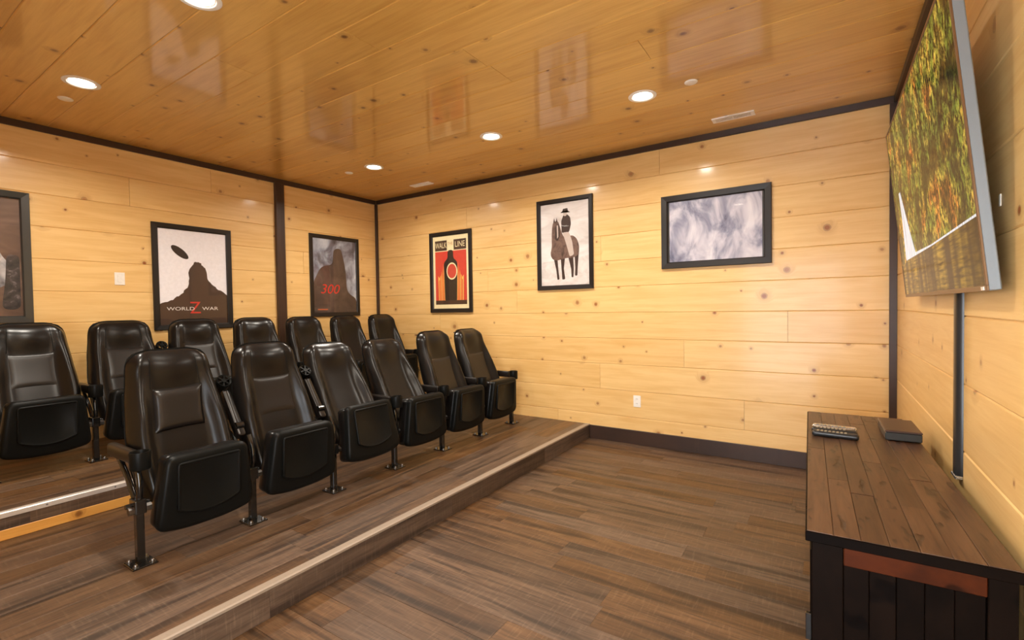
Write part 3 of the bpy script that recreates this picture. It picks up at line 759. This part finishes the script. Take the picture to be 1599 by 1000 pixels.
scr = tvpart('screen', (u0, u1, 0, .002, v0, v1), M['forest'], 0)
shore = .205
def spic(name, pts, mat, d): return ob(name, mesh(name, [(p[0], -d, p[1]) for p in pts], [list(range(len(pts)))]), mat, scr)
spic('screen_lake', [(u0, v0), (u1, v0), (u1, shore+.012), (.2, shore-.004), (-.35, shore), (u0, shore-.03)], M['lake'], .0004)
spic('screen_waterfall', [(-.63, shore-.002), (-.30, shore-.002), (-.38, .30), (-.47, .42), (-.56, .55), (-.61, .55), (-.60, .42), (-.62, .30)], M['fall'], .0006)
spic('screen_foam', [(-.62, shore-.012), (.1, shore-.006), (u1, shore+.008), (u1, shore+.016), (.1, shore+.001), (-.36, shore+.006), (-.62, shore)], M['fall'], .0008)
# wall bracket and cable cover
ob('wall_bracket', boxdata(.022, XR-.374-.001, -.25, .25, .25, .45), M['black'], tv)
cc = empty('cable_cover', 'black vertical cable cover on the board wall below the television', 'cable cover', (XR, 2.470, .66))
pr_ = [(0, -.036), (-.012, -.034), (-.020, -.022), (-.022, 0), (-.020, .022), (-.012, .034), (0, .036)]
ob('channel', mesh('channel', *loft([[(a, b, 0.012) for a, b in pr_], [(a, b, .725) for a, b in pr_]]), True, 50), M['raceway'], cc)
ob('end_cap', boxdata(-.023, 0, -.037, .037, 0, .012, .002), M['silver'], cc)
tagw = tag(ob('wall_tag', boxdata(-.004, 0, -.006, .006, -.018, .018, .001), M['white_plastic'], None, (XR, 1.99, 1.638)), 'tiny white plastic tag on the wall beside the television', 'tag')

# ------------------------------------------------------------------ sideboard
SA = math.radians(1.47)
sb = empty('sideboard', 'dark distressed wooden sideboard against the right wall under the television', 'sideboard', (-.048, 1.60, 0), SA)
# local: x = depth (0..W) towards the wall, y = length, z up
SW, SL, SH, ST = .445, 1.79, .6875, .032
top = ob('worktop', boxdata(.003, SW-.003, .003, SL-.003, SH-ST, SH-.006), M['walnut_dark'], sb)
bw = SW/7; r5 = random.Random(21)
for i in range(7):
    y = 0.0
    while y < SL-.001:
        ln = min(r5.uniform(.28, .75), SL-y)
        if SL-y-ln < .12: ln = SL-y
        dz = r5.uniform(-.0018, 0)
        me = board(ln, bw-.0006, .014+dz, .0016, .0006)
        o_ = ob('board', me, M['walnut'], top); m4 = R3(Y, -X, Z).to_4x4(); m4.translation = ((i+1)*bw, y, SH-.014); o_.matrix_local = m4
        y += ln
me = boxdata(-.0, SL, -.004, .004, 0, ST-.0145)
for nm, b in (('edge_band', (-.004, SW, -.004, .003, SH-ST, SH-.003)), ('edge_band', (-.004, .003, .003, SL, SH-ST, SH-.003))): ob(nm, boxdata(*b, ch=.002), M['walnut_dark'], sb)
B0, B1, Bz = .012, SW-.006, SH-ST
ob('carcass', boxdata(B0+.018, B1-.002, .030, SL-.03, .05, Bz), M['walnut_dark'], sb)
# near end: stiles, red-brown top rail, bottom rail, recessed boards
def sbp(name, b, mat, ch=.002, vert=True):
    cx = Vector(((b[0]+b[1])/2, (b[2]+b[3])/2, (b[4]+b[5])/2)); L = [b[1]-b[0], b[3]-b[2], b[5]-b[4]]; ax = L.index(max(L))
    rot = [Matrix.Identity(3), R3(Y, -X, Z), R3(Z, Y, -X)][ax]; me_ = boxdata(*b, ch=ch)
    me_.transform(Matrix.Translation(-cx)); me_.transform(rot.inverted().to_4x4())
    o_ = ob(name, me_, mat, sb); m_ = rot.to_4x4(); m_.translation = cx; o_.matrix_local = m_; return o_
for ye, sg in ((.012, 1), (SL-.012, -1)):
    ya, yb = sorted((ye, ye+sg*.018)); pa, pb = sorted((ye+sg*.008, ye+sg*.02))
    sbp('stile', (B0, B0+.075, ya, yb, 0, Bz), M['walnut_dark']); sbp('stile', (B1-.055, B1, ya, yb, 0, Bz), M['walnut_dark'])
    sbp('rail', (B0+.076, B1-.056, ya, yb, Bz-.056, Bz-.002), M['walnut_red']); sbp('rail', (B0+.076, B1-.056, ya, yb, .04, .11), M['walnut_dark'])
    pw = (B1-.056-B0-.076)/5
    for i in range(5): sbp('end_board', (B0+.076+i*pw, B0+.076+(i+1)*pw-.001, pa, pb, .11, Bz-.057), M['walnut_dark'], .0015)
# front: three doors with black bar handles
sbp('front_rail', (B0, B0+.018, .031, SL-.031, Bz-.04, Bz-.001), M['walnut_dark']); sbp('plinth', (B0, B0+.018, .031, SL-.031, .03, .08), M['walnut_dark'])
dw = (SL-.09)/3
for i in range(3):
    ya = .045+i*dw; d_ = sbp('door', (B0-.004, B0+.016, ya+.002, ya+dw-.002, .084, Bz-.044), M['walnut_dark'], .003)
    ob('finger_pull', boxdata(-.05, .05, -.006, .006, -.0115, -.0095), M['black'], d_)
ob('hinge', boxdata(B0-.016, B0, .04, .052, .34, .42, .002), M['gloss_black'], sb)

# things on the sideboard
def remote(y, x, rz, label, topm, sidem):
    R_ = empty('remote_control', label, 'remote', (x, y, SH+.0006), rz, 'remote controls on the sideboard')
    pl = [Vector(p) for p in roundpoly([(-.095, -.022), (.095, -.024), (.095, .024), (-.095, .022)], .014, 5)]
    rings = [[Vector((p.x, p.y, z)) for p in insetpoly(pl, i_)] for i_, z in ((.006, 0), (0, .006), (0, .017), (.003, .022), (.008, .0235))]
    ob('casing', mesh('casing', *loft(rings), True, 45), sidem, R_)
    tp = [[Vector((p.x, p.y, z)) for p in insetpoly(pl, .006)] for z in (.0225, .0248)]
    ob('face_plate', mesh('face_plate', *loft(tp)), topm, R_)
    bt = boxdata(-.005, .005, -.0035, .0035, 0, .002, .0008)
    for i in range(8):
        for j in (-1, 0, 1): ob('button', bt, M['button'], R_, (-.07+i*.016, j*.011, .0247))
remote(2.925, .032, math.radians(-4), 'silver-faced remote control on the sideboard beside two dark ones', M['silver'], M['silver'])
remote(2.855, .030, math.radians(-2), 'dark remote control lying between silver and another dark one', M['black'], M['raceway'])
remote(2.782, .034, math.radians(-3), 'dark remote control at the end of three, away from silver one', M['black'], M['raceway'])
bx_ = empty('media_box', 'flat dark brown media box on the sideboard near the wall', 'box', (.295, 2.975, SH+.0006), math.radians(1.5))
ob('casing', boxdata(-.068, .068, -.14, .14, .003, .040, .004), M['box_grey'], bx_)
ob('lid', boxdata(-.069, .069, -.141, .141, .040, .050, .003), M['box_brown'], bx_)
for a in (-.05, .05):
    for b in (-.12, .12): ob('foot', boxdata(a-.006, a+.006, b-.006, b+.006, 0, .003), M['black'], bx_)
